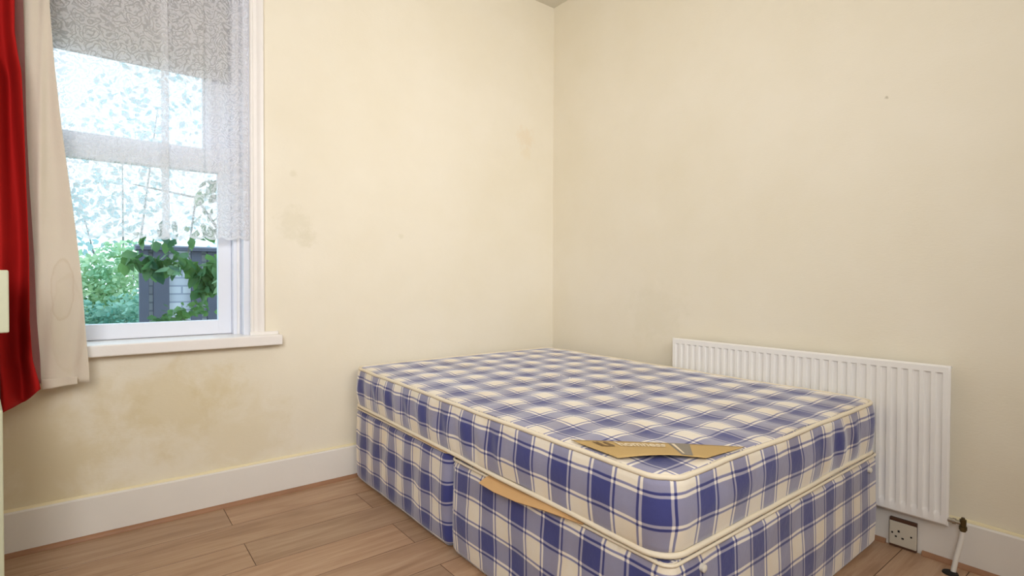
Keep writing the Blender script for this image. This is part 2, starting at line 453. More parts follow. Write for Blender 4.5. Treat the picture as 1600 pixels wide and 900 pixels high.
def bead(name, axis, a, b):
    r = 0.016
    poly = [(0, 0)] + [(-r * math.sin(t), r * math.cos(t)) for t in [i * PI / 2 / 6 for i in range(7)]]
    bm = BM()
    if axis == 0: bm.prism([(-0.022 + p[0], 0.0 + p[1]) for p in poly], 0, a, b)
    else: bm.prism([(-0.022 + p[0], 0.0 + p[1]) for p in poly], 1, a, b)
    return struct(bm.done(name, M_wood_bead, smooth=True))
bead('trim_4', 0, X0, -0.022)
bead('trim_5', 1, Y0, -2.102)      # broken by the socket plate
bead('trim_6', 1, -1.985, -0.022)

# ------------------------------------------------------------------ window
win = bpy.data.objects.new('window_1', None); C.objects.link(win); win.location = (-2.6, 0.12, OZ0); struct(win)
WO = Vector((-2.6, 0.12, OZ0))
def part(bm, name, mat, smooth=False, par=None):
    o = bm.done(name, mat, par or win, smooth); return o
SX0 = -3.16                        # left outer edge of the sash
f = BM(WO)                         # box frame stepping back to the sash
for (xa, xb, ya, yb) in ((-1.945, OX1 - 0.0, 0.012, 0.20), (-1.977, -1.945, 0.075, 0.20), (OX0, OX0 + 0.045, 0.012, 0.20), (OX0 + 0.045, SX0 - 0.02, 0.075, 0.2)):
    f.box((xa, ya, 0.775), (xb, yb, OZ1), 0.003)
f.box((OX0, 0.05, OZ1 - 0.05), (OX1, 0.2, OZ1), 0.003)
part(f, 'window_frame', M_upvc)
f = BM(WO)                         # narrow stop beads
for x in (-1.956, -1.918): f.box((x - 0.006, 0.03 if x > -1.93 else 0.068, 0.776), (x + 0.006, 0.08, OZ1 - 0.06), 0.003)
part(f, 'stop_bead', M_white)
# lower sash
f = BM(WO)
f.box((-2.034, 0.118, 0.778), (-1.977, 0.155, 1.66), 0.004); f.box((SX0, 0.118, 0.778), (SX0 + 0.057, 0.155, 1.60), 0.004)
f.box((SX0 + 0.05, 0.118, 0.778), (-2.03, 0.155, 0.845), 0.005)
f.box((SX0 + 0.05, 0.112, 1.537), (-2.03, 0.158, 1.645), 0.006)
s1 = part(f, 'lower_sash', M_upvc)
g = BM(WO).quad((SX0 + 0.05, 0.137, 0.84), (-2.03, 0.137, 0.84), (-2.03, 0.137, 1.55), (SX0 + 0.05, 0.137, 1.55)); g.done('pane', M_glass, s1)
# upper sash
f = BM(WO)
f.box((-2.090, 0.156, 1.60), (-1.977, 0.188, OZ1 - 0.05), 0.004); f.box((SX0, 0.150, 1.62), (SX0 + 0.10, 0.188, OZ1 - 0.05), 0.004)
f.box((SX0 + 0.05, 0.160, 1.60), (-2.03, 0.186, 1.648), 0.003)
s2 = part(f, 'upper_sash', M_upvc)
g = BM(WO).quad((SX0 + 0.05, 0.17, 1.64), (-2.03, 0.17, 1.64), (-2.03, 0.17, 1.99), (SX0 + 0.05, 0.17, 1.99)); g.done('pane', M_glass, s2)
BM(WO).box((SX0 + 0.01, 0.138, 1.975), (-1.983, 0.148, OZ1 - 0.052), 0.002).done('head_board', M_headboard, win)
# sill board with rounded nose and horn
f = BM(WO); f.box((OX0 - 0.11, -0.062, 0.727), (-1.791, 0.0, 0.775), 0.006, 3); f.box((OX0 + 0.001, -0.03, 0.745), (OX1 - 0.001, 0.20, 0.776), 0.002)
f.box((OX1 - 0.02, -0.022, 0.774), (-1.80, -0.001, 0.790), 0.003)
part(f, 'window_sill', M_sill)
# moulded architrave
def arch_prof(xo, sgn):            # cross-section in x,y ; xo inner edge, grows outward
    pr = [(0, -0.0005), (0, -0.010), (0.004, -0.014), (0.012, -0.014), (0.016, -0.009), (0.030, -0.009), (0.036, -0.014), (0.044, -0.020), (0.056, -0.022), (0.060, -0.018), (0.061, -0.0005)]
    return [(xo + sgn * a, b) for a, b in pr]
f = BM(WO); f.prism(arch_prof(-1.921, 1), 2, 0.776, 2.50); f.prism(arch_prof(OX0 + 0.016, -1), 2, 0.776, 2.50)
f.box((OX0 - 0.045, -0.022, 2.44), (-1.86, -0.0005, 2.50), 0.004)
part(f, 'architrave', M_sill, True)

# ------------------------------------------------------------------ net curtain and its wire
def net_curtain():
    org = Vector((-2.35, 0.03, 2.37))
    t = empty('lace_net_curtain', org, 'white floral lace net curtain with scalloped hem hanging across the window', 'net curtain')
    xs = []
    # path in plan: flat on the left, doubled pleat, gathered on the right
    path = [(-3.22, 0.035), (-2.95, 0.028), (-2.75, 0.034), (-2.55, 0.030), (-2.40, 0.024), (-2.285, 0.014), (-2.235, 0.020), (-2.262, 0.040),
            (-2.225, 0.046), (-2.16, 0.020), (-2.11, 0.014), (-2.095, 0.034), (-2.075, 0.038), (-2.04, 0.018), (-2.00, 0.030), (-1.97, 0.022), (-1.945, 0.008), (-1.926, -0.002)]
    P = []
    for i in range(len(path) - 1):
        p0 = Vector(path[max(i - 1, 0)]); p1 = Vector(path[i]); p2 = Vector(path[i + 1]); p3 = Vector(path[min(i + 2, len(path) - 1)])
        m = 14
        for j in range(m):
            u = j / m
            P.append(0.5 * ((2 * p1) + (p2 - p0) * u + (2 * p0 - 5 * p1 + 4 * p2 - p3) * u * u + (-p0 + 3 * p1 - 3 * p2 + p3) * u ** 3))
    P.append(Vector(path[-1]))
    L = [0.0]
    for i in range(1, len(P)): L.append(L[-1] + (P[i] - P[i - 1]).length)
    nz = 70; vs_, fs, uvs = [], [], []
    for j in range(nz + 1):
        for i, p in enumerate(P):
            sca = 0.014 * abs(math.sin(L[i] * PI / 0.075))
            zb = 1.222 - sca - 0.012 * math.sin(L[i] * 3.1)
            v = j / nz
            z = zb + (2.37 - zb) * v
            k = 0.75 + 0.25 * (1 - v)
            vs_.append((p.x + 0.004 * fbm(L[i] * 3, z * 2) - org.x, 0.022 + (p.y - 0.022) * k + 0.004 * fbm(L[i] * 5, z * 1.5, 3) - org.y, z - org.z))
            uvs.append((L[i], z - zb))
    n = len(P)
    for j in range(nz):
        for i in range(n - 1):
            a = j * n + i; fs.append((a, a + 1, a + n + 1, a + n))
    mesh('lace_cloth', vs_, fs, M_lace, t, True, uvs)
    BM(org).tube([(OX0, 0.022, 2.37), (OX1 - 0.0, 0.022, 2.37)], 0.004, 8).done('curtain_wire', M_white, t, True)
net_curtain()

# ------------------------------------------------------------------ curtains and pole
def interp(tab, z):
    if z <= tab[0][0]: return tab[0][1]
    for (a, va), (b, vb) in zip(tab, tab[1:]):
        if z <= b: return va + (vb - va) * (z - a) / (b - a)
    return tab[-1][1]
def cloth(name, mat, parent, org, left, right, y, fold, nf, zbot, ztop, seed=0, nx=60, nz=90, hem=None, ph=0.0, creases=()):
    """left/right: tables (z,x); zbot: function(u)->z of the hem"""
    vs_, fs = [], []
    for j in range(nz + 1):
        v = j / nz
        for i in range(nx + 1):
            u = i / nx
            zb = zbot(u); z = zb + (ztop - zb) * v
            xl = interp(left, z); xr = interp(right, z)
            x = xl + (xr - xl) * u
            amp = fold * (0.55 + 0.45 * (1 - v))
            yy = y + amp * math.cos(nf * 2 * PI * (u + 0.05 * fbm(z * 1.2, seed)) + ph) + 0.006 * fbm(x * 9 + seed, z * 4, 2.0)
            for (cx, cz, rx, rz, d, sl) in creases:
                q = ((x - cx - sl * (z - cz)) / rx) ** 2 + ((z - cz) / rz) ** 2
                yy += d * math.exp(-q)
            vs_.append((x - org[0], yy - org[1], z - org[2]))
    n = nx + 1
    for j in range(nz):
        for i in range(nx):
            a = j * n + i; fs.append((a, a + 1, a + n + 1, a + n))
    o = mesh(name, vs_, fs, mat, parent)
    sm = o.modifiers.new('thickness', 'SOLIDIFY'); sm.thickness = 0.0016
    return o
ZT = 2.52
# red curtain (nearer the room) with a mauve woven edge
org = (-2.85, -0.16, 0.6)
red = empty('red_curtain', org, 'red gathered curtain hanging at the left edge of the window', 'curtain')
redR = [(0.55, -2.632), (0.66, -2.641), (0.755, -2.660), (0.89, -2.668), (1.12, -2.669), (1.34, -2.674), (1.56, -2.677), (1.75, -2.682), (1.80, -2.690), (1.88, -2.698), (2.0, -2.697), (2.52, -2.70)]
redL = [(0.5, -3.18), (2.52, -3.12)]
def rz(u): return 0.576 + 0.070 * max(0.0, (u - 0.80) / 0.2) ** 1.3 + 0.006 * math.sin(u * 40)
cloth('curtain_cloth', M_red, red, org, redL, redR, -0.205, 0.042, 6.5, rz, ZT, 1, 200, 110,
      creases=[(-2.755, 1.83, 0.016, 0.10, 0.035, -0.28), (-2.722, 1.25, 0.012, 0.7, 0.022, 0.0), (-2.70, 0.62, 0.012, 0.16, 0.02, 0.0)])
mvL = [(0.60, -2.70), (2.52, -2.735)]
mvR = [(0.60, -2.645), (0.75, -2.648), (0.89, -2.656), (1.12, -2.661), (1.35, -2.671), (1.58, -2.678), (2.03, -2.683), (2.52, -2.69)]
cloth('woven_edge', M_mauve, red, org, mvL, mvR, -0.142, 0.004, 1.0, lambda u: 0.655, ZT, 3, 14, 90)
# cream lining curtain
org = (-2.6, -0.12, 0.6)
cr = empty('cream_lining_curtain', org, 'cream lining curtain with a brown water mark, hanging beside the red curtain', 'curtain')
crL = [(0.63, -2.648), (0.745, -2.654), (0.89, -2.662), (1.12, -2.669), (1.35, -2.677), (1.62, -2.684), (2.03, -2.686), (2.52, -2.69)]
crR = [(0.63, -2.508), (0.72, -2.511), (0.85, -2.520), (1.05, -2.530), (1.20, -2.543), (1.40, -2.563), (1.60, -2.583), (1.85, -2.603), (2.03, -2.613), (2.52, -2.62)]
cloth('curtain_cloth', M_cream, cr, org, crL, crR, -0.118, 0.006, 1.3, lambda u: 0.648 + 0.006 * math.sin(u * 5), ZT, 5, 60, 110, ph=1.0,
      creases=[(-2.640, 1.6, 0.012, 1.2, -0.010, 0.02), (-2.60, 0.95, 0.02, 0.25, -0.006, 0.1), (-2.55, 0.75, 0.015, 0.2, 0.008, 0.1)])
cloth('hem', M_cream, cr, org, [(z, x + 0.004) for z, x in crL], [(z, x - 0.035) for z, x in crR], -0.128, 0.004, 1.3, lambda u: 0.630 + 0.010 * u, 0.668, 6, 50, 6, ph=1.0)
# pole that carries both curtains
pt = empty('curtain_pole', (-2.6, -0.15, 2.53), 'white curtain pole above the window', 'curtain pole')
BM((-2.6, -0.15, 2.53)).tube([(-3.4, -0.15, 2.535), (-1.70, -0.15, 2.535)], 0.014, 14).done('pole', M_white, pt, True)
for x in (-3.35, -1.76):
    BM((-2.6, -0.15, 2.53)).tube([(x, -0.15, 2.535), (x, 0.0, 2.535)], 0.008, 10).done('bracket', M_white, pt, True)

# ------------------------------------------------------------------ divan bed
def rrect(x0, y0, x1, y1, r, inset, ns, nc=10, wob=None):
    """outline with a constant number of samples; starts at far left, runs down the left long side, foot, right, head.
       returns points and perimeter coordinate"""
    rr = max(r - inset, 0.0005); a0, b0, a1, b1 = x0 + inset, y0 + inset, x1 - inset, y1 - inset
    pts = []
    def edge(p, q, n):
        for i in range(n): pts.append((p[0] + (q[0] - p[0]) * i / n, p[1] + (q[1] - p[1]) * i / n))
    def arc(cx, cy, t0):
        for i in range(nc): 
            t = t0 + (PI / 2) * i / nc; pts.append((cx + rr * math.cos(t), cy + rr * math.sin(t)))
    nx, ny = ns
    edge((a0, b1 - rr), (a0, b0 + rr), ny); arc(a0 + rr, b0 + rr, PI)
    edge((a0 + rr, b0), (a1 - rr, b0), nx); arc(a1 - rr, b0 + rr, 1.5 * PI)
    edge((a1, b0 + rr), (a1, b1 - rr), ny); arc(a1 - rr, b1 - rr, 0)
    edge((a1 - rr, b1), (a0 + rr, b1), nx); arc(a0 + rr, b1 - rr, PI / 2)
    return pts
def perim(pts):
    L = [0.0]
    for i in range(1, len(pts) + 1):
        a = pts[i - 1]; b = pts[i % len(pts)]; L.append(L[-1] + math.hypot(b[0] - a[0], b[1] - a[1]))
    return L
def padded_block(name, mat, parent, org, box, r, z0, z1, ns, s_off, z_off, side_f, top_f, edge_r=0.012, ins_step=0.014, top_uv=(0, 0), levels=18):
    """sides: lofted outlines, uv = (perimeter, height); top: shrinking outlines, uv = (x, y)"""
    x0, y0, x1, y1 = box
    base = rrect(x0, y0, x1, y1, r, 0, ns); L = perim(base); n = len(base)
    # outward normals
    nm = []
    for i in range(n):
        a = base[i - 1]; b = base[(i + 1) % n]; d = Vector((b[0] - a[0], b[1] - a[1])).normalized(); nm.append(Vector((-d.y, d.x)) * -1)
    cx, cy = (x0 + x1) / 2, (y0 + y1) / 2
    for i in range(n):
        if nm[i].dot(Vector((base[i][0] - cx, base[i][1] - cy))) < 0: nm[i] = -nm[i]
    me_v, fs, luv = [], [], []
    prof = []
    for j in range(levels + 1):
        t = j / levels; z = z0 + (z1 - z0) * t
        prof.append((t, z))
    for (t, z) in prof:
        e = 0.0
        dz = min(z - z0, z1 - z)
        if dz < edge_r: e = -(edge_r - math.sqrt(max(edge_r ** 2 - (edge_r - dz) ** 2, 0)))
        for i in range(n):
            o_ = side_f(L[i], t) + e
            zz = z + top_f(base[i][0], base[i][1]) * t
            me_v.append((base[i][0] + nm[i].x * o_ - org[0], base[i][1] + nm[i].y * o_ - org[1], zz - org[2]))
    m = levels + 1
    for j in range(levels):
        for i in range(n):
            k2 = (i + 1) % n
            fs.append((j * n + i, j * n + k2, (j + 1) * n + k2, (j + 1) * n + i))
            luv.append([(s_off - L[i], prof[j][1] + z_off), (s_off - L[i + 1], prof[j][1] + z_off), (s_off - L[i + 1], prof[j + 1][1] + z_off), (s_off - L[i], prof[j + 1][1] + z_off)])
    # top rings
    ring0 = levels * n; insm = min(x1 - x0, y1 - y0) / 2
    prev = ring0; ins = edge_r
    prevpts = base
    while True:
        last = ins >= insm - 0.004
        q = rrect(x0, y0, x1, y1, r, min(ins, insm - 0.003), ns)
        st = len(me_v)
        for p in q: me_v.append((p[0] - org[0], p[1] - org[1], z1 + top_f(p[0], p[1]) - org[2]))
        for i in range(n):
            k2 = (i + 1) % n
            fs.append((prev + i, prev + k2, st + k2, st + i))
            luv.append([(prevpts[i][0] + top_uv[0], prevpts[i][1] + top_uv[1]), (prevpts[k2][0] + top_uv[0], prevpts[k2][1] + top_uv[1]),
                        (q[k2][0] + top_uv[0], q[k2][1] + top_uv[1]), (q[i][0] + top_uv[0], q[i][1] + top_uv[1])])
        prev = st; prevpts = q
        if last: break
        ins += ins_step
    fs.append(tuple(range(prev, prev + n))); luv.append([(p[0] + top_uv[0], p[1] + top_uv[1]) for p in prevpts])
    fs.append(tuple(range(n - 1, -1, -1))); luv.append([(0.05, 0.05)] * n)
    me = bpy.data.meshes.new(name); me.from_pydata(me_v, [], fs); me.update()
    ul = me.uv_layers.new(name='UVMap')
    for p, uvs in zip(me.polygons, luv):
        for li, c in zip(p.loop_indices, uvs): ul.data[li].uv = c
    return link(name, me, mat, parent), base, L, nm
def tape(name, parent, org, base, nm, L, zf, off, rad, wob=0.002):
    pts = []
    for i, p in enumerate(base):
        o_ = off + wob * fbm(L[i] * 6, 3.3)
        pts.append((p[0] + nm[i].x * o_, p[1] + nm[i].y * o_, zf(p[0], p[1], L[i])))
    bm = BM(org); bm.tube(pts, rad, 10, closed=True); return bm.done(name, M_tape, parent, True)

MX0, MY0, MX1, MY1 = -1.440, -1.968, -0.092, -0.060
MZ0, MZ1 = 0.385, 0.577
# mattress
morg = ((MX0 + MX1) / 2, (MY0 + MY1) / 2, MZ0)
mat_t = empty('mattress', morg, 'blue and cream checked double mattress lying on the two divan bases', 'mattress')
def m_side(s, t):
    bulge = 0.012 * math.sin(PI * t)
    w_ = 0.006 * fbm(s * 5.0, t * 2.0, 1.0)
    if 2.55 < s < 3.05:            # slack wrinkles towards the right of the foot end
        a = math.sin((s - 2.55) / 0.5 * PI); w_ += 0.006 * a * math.sin(s * 52 + t * 2.2) * math.sin(PI * t)
    if s < 1.2: w_ += 0.004 * math.sin(s * 58 + 3 * t) * math.sin(PI * t)
    return bulge + w_
def m_top(x, y):
    e = min(x - MX0, MX1 - x, y - MY0, MY1 - y)
    k = max(0.0, min(1.0, e / 0.10))
    puff = 0.0022 * (math.cos(2 * PI * (x + 1.265) / 0.16) + math.cos(2 * PI * (y + 1.80) / 0.16)) * k
    edge_w = 0.004 * fbm(x * 4, y * 4, 7.0)
    return puff + 0.006 * k + edge_w + 0.0035 * fbm(x * 11, y * 11, 2.0) * k
rC = 0.075
b0 = rrect(MX0, MY0, MX1, MY1, rC, 0, (90, 130))
# side band: perimeter runs from the head down the left side, so v = MY1 - rC - s ; blue centres at y = -0.01 - 0.16 k
body, base, L, nm = padded_block('cover', M_plaid, mat_t, morg, (MX0, MY0, MX1, MY1), rC, MZ0, MZ1, (90, 130),
                                 (MY1 - rC) + 0.01, -0.495, m_side, m_top, 0.014, 0.012, (1.345, 1.88), 16)
def ztop(x, y, s): return MZ1 - 0.003 + m_top(x, y) - 0.0 + 0.002 * fbm(s * 9, 1)
def zbot(x, y, s):
    # the lower tape bows up a little in the middle of the long side
    return MZ0 + 0.004 + 0.003 * fbm(s * 3, 8)
tape('top_tape', mat_t, morg, base, nm, L, ztop, -0.002, 0.0072)
tape('bottom_tape', mat_t, morg, base, nm, L, zbot, 0.002, 0.0075)
mat_t.rotation_euler = (0.0084, 0, 0)   # it lies slightly higher at the head

# paper band across the corner, printed
def band():
    zt = lambda x, y: MZ1 + m_top(x, y)
    far = [(-1.425, -1.632), (-1.085, -1.962)]
    near = [(-1.432, -1.812), (-1.250, -1.948)]
    nu, nv = 40, 8; vs_, fs = [], []
    def P(t, w):
        fx = far[0][0] + (far[1][0] - far[0][0]) * t; fy = far[0][1] + (far[1][1] - far[0][1]) * t
        gx = near[0][0] + (near[1][0] - near[0][0]) * t; gy = near[0][1] + (near[1][1] - near[0][1]) * t
        x = fx + (gx - fx) * w; y = fy + (gy - fy) * w
        lift = 0.001 + 0.006 * math.sin(PI * t) * w + 0.002 * math.sin(PI * t)
        return Vector((x, y, MZ1 + 0.010 + lift))
    for i in range(nu + 1):
        for j in range(nv + 1):
            vs_.append(P(i / nu, j / nv) - Vector(morg))
    for i in range(nu):
        for j in range(nv):
            a = i * (nv + 1) + j; fs.append((a, a + 1, a + nv + 2, a + nv + 1))
    o = mesh('paper_band', vs_, fs, M_kraft, mat_t); o['label'] = 'brown paper band across the near corner with faint white lettering'
    sm = o.modifiers.new('thickness', 'SOLIDIFY'); sm.thickness = 0.0012; sm.offset = 1
    # printing: shapes lifted half a millimetre off the paper
    def patch(name, ta, tb, wa, wb, mat, shift=0.0, dz=0.0022):
        v, f_ = [], []; n = 10
        for i in range(n + 1):
            for (w, sgn) in ((wa, 0), (wb, 1)):
                t = ta + (tb - ta) * i / n + shift * sgn
                v.append(P(t, w) + Vector((0, 0, dz)) - Vector(morg))
        for i in range(n): f_.append((2 * i, 2 * i + 1, 2 * i + 3, 2 * i + 2))
        return mesh(name, v, f_, mat, o, False)
    patch('grey_print_block', 0.565, 0.69, 0.02, 0.97, M_lblgrey, 0.15)
    patch('white_print_stripe', 0.585, 0.605, 0.10, 0.88, M_lblwhite, 0.13, 0.0028)
    def text(body_, name, t0, t1, w0, w1, mat):
        cu = bpy.data.curves.new(name, 'FONT'); cu.body = body_; cu.size = 1.0; cu.resolution_u = 3; cu.offset = 0.03
        to = bpy.data.objects.new('tmp', cu); C.objects.link(to)
        dg = bpy.context.evaluated_depsgraph_get(); dg.update()
        me = bpy.data.meshes.new_from_object(to.evaluated_get(dg))
        bpy.data.objects.remove(to); 
        xs = [v.co.x for v in me.vertices]; ys = [v.co.y for v in me.vertices]
        xa, xb, ya, yb = min(xs), max(xs), min(ys), max(ys)
        for v in me.vertices:
            t = t0 + (t1 - t0) * (v.co.x - xa) / (xb - xa); w_ = w0 + (w1 - w0) * (v.co.y - ya) / (yb - ya)
            v.co = P(t, w_) + Vector((0, 0, 0.0028)) - Vector(morg)
        return link(name, me, mat, o, False)
    text('ILS', 'brown_lettering', 0.095, 0.195, 0.42, 0.12, M_lblbrown)
    text('homness', 'white_lettering', 0.235, 0.55, 0.42, 0.08, M_lblwhite)
band()

# divan bases (two halves), padded and covered in the same ticking
BX0, BX1 = -1.438, -0.088
BZ0 = 0.012
def divan(y0, y1, s_center, label, z_center, seed, buttons, BZ1):
    org = ((BX0 + BX1) / 2, (y0 + y1) / 2, 0.0)
    t = empty('divan_base', org, label, 'bed base', 'divan base halves')
    def side(s, tt):
        d = 0.004 * math.sin(PI * tt) + 0.0035 * fbm(s * 5 + seed, tt * 2, 4.0)
        if seed == 1 and s < 0.9: d += 0.0050 * math.sin(s * 2 * PI / 0.16 + 1.2 - tt * 3.0) * math.sin(PI * tt)
        if seed == 2 and s < 0.8: d += 0.006 * math.sin(PI * min(1, max(0, (0.62 - tt) / 0.5))) * math.sin(s * 2 * PI / 0.5 + 0.6)
        return d
    r = 0.034
    ob, ba, LL, nn = padded_block('cover', M_plaid, t, org, (BX0, y0, BX1, y1), r, BZ0, BZ1, (90, 70), (y1 - r) - s_center, -z_center, side, lambda x, y: 0.0, 0.012, 0.05, (0, 0), 16)
    # cream piping round the top edge
    pts = tape('piping', t, org, ba, nn, LL, lambda x, y, s: BZ1 - 0.002, -0.002, 0.0045, 0.001)
    for (gx, gy) in ((BX0 + 0.10, y0 + 0.09), (BX0 + 0.10, y1 - 0.09), (BX1 - 0.10, y0 + 0.09), (BX1 - 0.10, y1 - 0.09)):
        BM(org).tube([(gx, gy, 0.0), (gx, gy, 0.006), (gx, gy, BZ0 + 0.004)], [0.022, 0.024, 0.018], 16).done('glide', M_glide, t, True)
    for (bx, bz) in buttons:
        yy = y0 - side(0, 0.8) - 0.003
        BM(org).tube([(bx, y0 + 0.012, bz), (bx, y0 - 0.010, bz), (bx, y0 - 0.013, bz)], [0.010, 0.010, 0.005], 16).done('vent_button', M_eyelet, t, True)
    return t
divan(-0.987, -0.062, -0.017, 'checked divan base half under the head of the mattress, against the window wall', 0.222, 1, [], 0.378)
divan(-1.974, -1.003, -0.130, 'checked divan base half with two white vent buttons under the mattress foot', 0.298, 2, [(-1.308, 0.328), (-0.193, 0.324)], 0.367)

# cardboard pieces trapped between mattress and bases
def card(label, top, bot, thick=0.003):
    """sheet between two polylines"""
    nu = len(top); vs_, fs = [], []
    org = Vector(top[0])
    for i in range(nu):
        a = Vector(top[i]); b = Vector(bot[i])
        for j in range(5): vs_.append(a + (b - a) * j / 4 + Vector((0, 0, 0.007 * math.sin(PI * j / 4) * (1 if (b - a).z < -0.004 else 0))) - org)
    for i in range(nu - 1):
        for j in range(4):
            k_ = i * 5 + j; fs.append((k_, k_ + 1, k_ + 6, k_ + 5))
    o = mesh('cardboard_strip', vs_, fs, M_card, smooth=False); o.location = org
    m = o.modifiers.new('thickness', 'SOLIDIFY'); m.thickness = thick; m.offset = 0
    tag(o, label, 'cardboard'); return o
card('torn brown cardboard strip sticking out below the middle of the mattress side',
     [(-1.425, -1.262, 0.3728), (-1.425, -1.34, 0.3728), (-1.425, -1.45, 0.3728), (-1.425, -1.56, 0.3728), (-1.425, -1.70, 0.3728)],
     [(-1.474, -1.245, 0.352), (-1.476, -1.33, 0.350), (-1.472, -1.44, 0.354), (-1.462, -1.56, 0.366), (-1.446, -1.70, 0.3728)])
card('short brown cardboard piece on the bed base beside its middle split',
     [(-1.40, -0.70, 0.3805), (-1.40, -0.80, 0.3805), (-1.40, -0.90, 0.3805), (-1.40, -0.985, 0.3805)],
     [(-1.440, -0.70, 0.3805), (-1.442, -0.80, 0.3805), (-1.444, -0.90, 0.3805), (-1.442, -0.985, 0.3805)])

# ------------------------------------------------------------------ radiator
RY0, RY1, RZ0, RZ1 = -2.188, -1.019, 0.151, 0.732
RO = (-0.04, (RY0 + RY1) / 2, RZ0)
rad = empty('radiator', RO, 'white ribbed panel radiator on the wall behind the bed', 'radiator')
def rad_panel():
    nF = 33; pitch = (RY1 - RY0 - 0.030) / nF
    xf = -0.072
    ys = [RY0]; dep = {}
    cols = [(RY0, 0), (RY0 + 0.006, 0), (RY0 + 0.014, 0)]
    y = RY0 + 0.015
    for k in range(nF):
        a = y + k * pitch
        cols += [(a + 0.006, 0), (a + 0.0095, 0.85), (a + 0.0125, 1), (a + pitch - 0.0125, 1), (a + pitch - 0.0095, 0.85), (a + pitch - 0.006, 0)]
    cols += [(RY1 - 0.012, 0), (RY1 - 0.005, 0), (RY1, 0)]
    rows = [(RZ0, 0), (RZ0 + 0.006, 0), (RZ0 + 0.034, 0), (RZ0 + 0.044, 0.9), (RZ0 + 0.048, 1), (RZ0 + 0.3, 1), (RZ1 - 0.034, 1), (RZ1 - 0.031, 0.9), (RZ1 - 0.026, 0), (RZ1 - 0.006, 0), (RZ1, 0)]
    vs_, fs = [], []
    for (z, a) in rows:
        for (yy, b) in cols:
            x = xf + 0.0075 * a * b
            # rolled outer edges
            ed = min(yy - RY0, RY1 - yy, z - RZ0, RZ1 - z)
            if ed < 0.003: x += 0.005
            vs_.append((x - RO[0], yy - RO[1], z - RO[2]))
    nc = len(cols); nr = len(rows)
    for j in range(nr - 1):
        for i in range(nc - 1):
            p = j * nc + i; fs.append((p, p + nc, p + nc + 1, p + 1))
    # back of the panel
    n0 = len(vs_)
    for (yy, z) in ((RY0, RZ0), (RY1, RZ0), (RY1, RZ1), (RY0, RZ1)): vs_.append((-0.060 - RO[0], yy - RO[1], z - RO[2]))
    bot = [i for i in range(nc)]; top = [(nr - 1) * nc + i for i in range(nc)]
    lf = [j * nc for j in range(nr)]; rt = [j * nc + nc - 1 for j in range(nr)]
    fs.append(tuple([n0, n0 + 1] + bot[::-1])); fs.append(tuple([n0 + 2, n0 + 3] + top))
    fs.append(tuple([n0 + 3, n0] + lf)); fs.append(tuple([n0 + 1, n0 + 2] + rt[::-1])); fs.append((n0, n0 + 3, n0 + 2, n0 + 1))
    o = mesh('front_panel', vs_, fs, M_rad, rad, True)
    try: o.data.set_sharp_from_angle(angle=math.radians(35))
    except Exception: pass
rad_panel()
f = BM(RO)                       # convector fins welded behind the panel
n = 40
poly = []
for i in range(n + 1): poly.append((-0.058 if i % 2 else -0.032, RY0 + 0.04 + (RY1 - RY0 - 0.08) * i / n))
for i in range(n):
    a, b = poly[i], poly[i + 1]
    f.quad((a[0], a[1], RZ0 + 0.04), (b[0], b[1], RZ0 + 0.04), (b[0], b[1], RZ1 - 0.03), (a[0], a[1], RZ1 - 0.03))
f.done('convector_fins', M_rad, rad)
BM(RO).box((-0.064, RY0 + 0.003, RZ1 - 0.012), (-0.030, RY1 - 0.003, RZ1 - 0.004), 0.002).done('top_grille', M_rad, rad)
for yy in (RY0 + 0.15, RY1 - 0.15):
    BM(RO).box((-0.032, yy - 0.02, RZ0 + 0.05), (-0.0005, yy + 0.02, RZ1 - 0.08), 0.002).done('wall_bracket', M_rad, rad)
# valve and feed pipe
vt = empty('radiator_valve', (-0.064, -2.23, 0.17), 'tarnished brass radiator valve at the lower right end of the radiator', 'valve')
VO = (-0.064, -2.23, 0.17)
BM(VO).tube([(-0.064, -2.186, 0.176), (-0.064, -2.199, 0.176), (-0.064, -2.1991, 0.176), (-0.064, -2.208, 0.176), (-0.064, -2.2081, 0.176), (-0.064, -2.222, 0.175)],
            [0.008, 0.008, 0.011, 0.011, 0.007, 0.007], 12).done('union_tail', M_chrome, vt, True)
BM(VO).tube([(-0.064, -2.228, 0.148), (-0.064, -2.228, 0.154), (-0.064, -2.228, 0.1541), (-0.064, -2.228, 0.166), (-0.064, -2.228, 0.1661), (-0.064, -2.228, 0.190), (-0.064, -2.228, 0.1901), (-0.064, -2.228, 0.197)],
            [0.009, 0.009, 0.012, 0.012, 0.009, 0.010, 0.006, 0.005], 12).done('valve_body', M_brass, vt, True)
pp = BM((-0.1, -2.22, 0.0)).tube([(-0.064, -2.228, 0.152), (-0.067, -2.226, 0.125), (-0.086, -2.216, 0.06), (-0.100, -2.209, 0.0)], 0.0080, 14).done('feed_pipe', M_pipe, None, True)
tag(pp, 'white painted pipe rising from the floor to the radiator valve', 'pipe')
fc = BM((-0.12, -2.205, 0.0)).tube([(-0.104, -2.203, 0.0), (-0.104, -2.203, 0.005), (-0.104, -2.203, 0.009)], [0.024, 0.022, 0.012], 18).done('pipe_collar', M_dark, None, True)
tag(fc, 'dark collar on the floor round the foot of the radiator pipe', 'pipe collar')

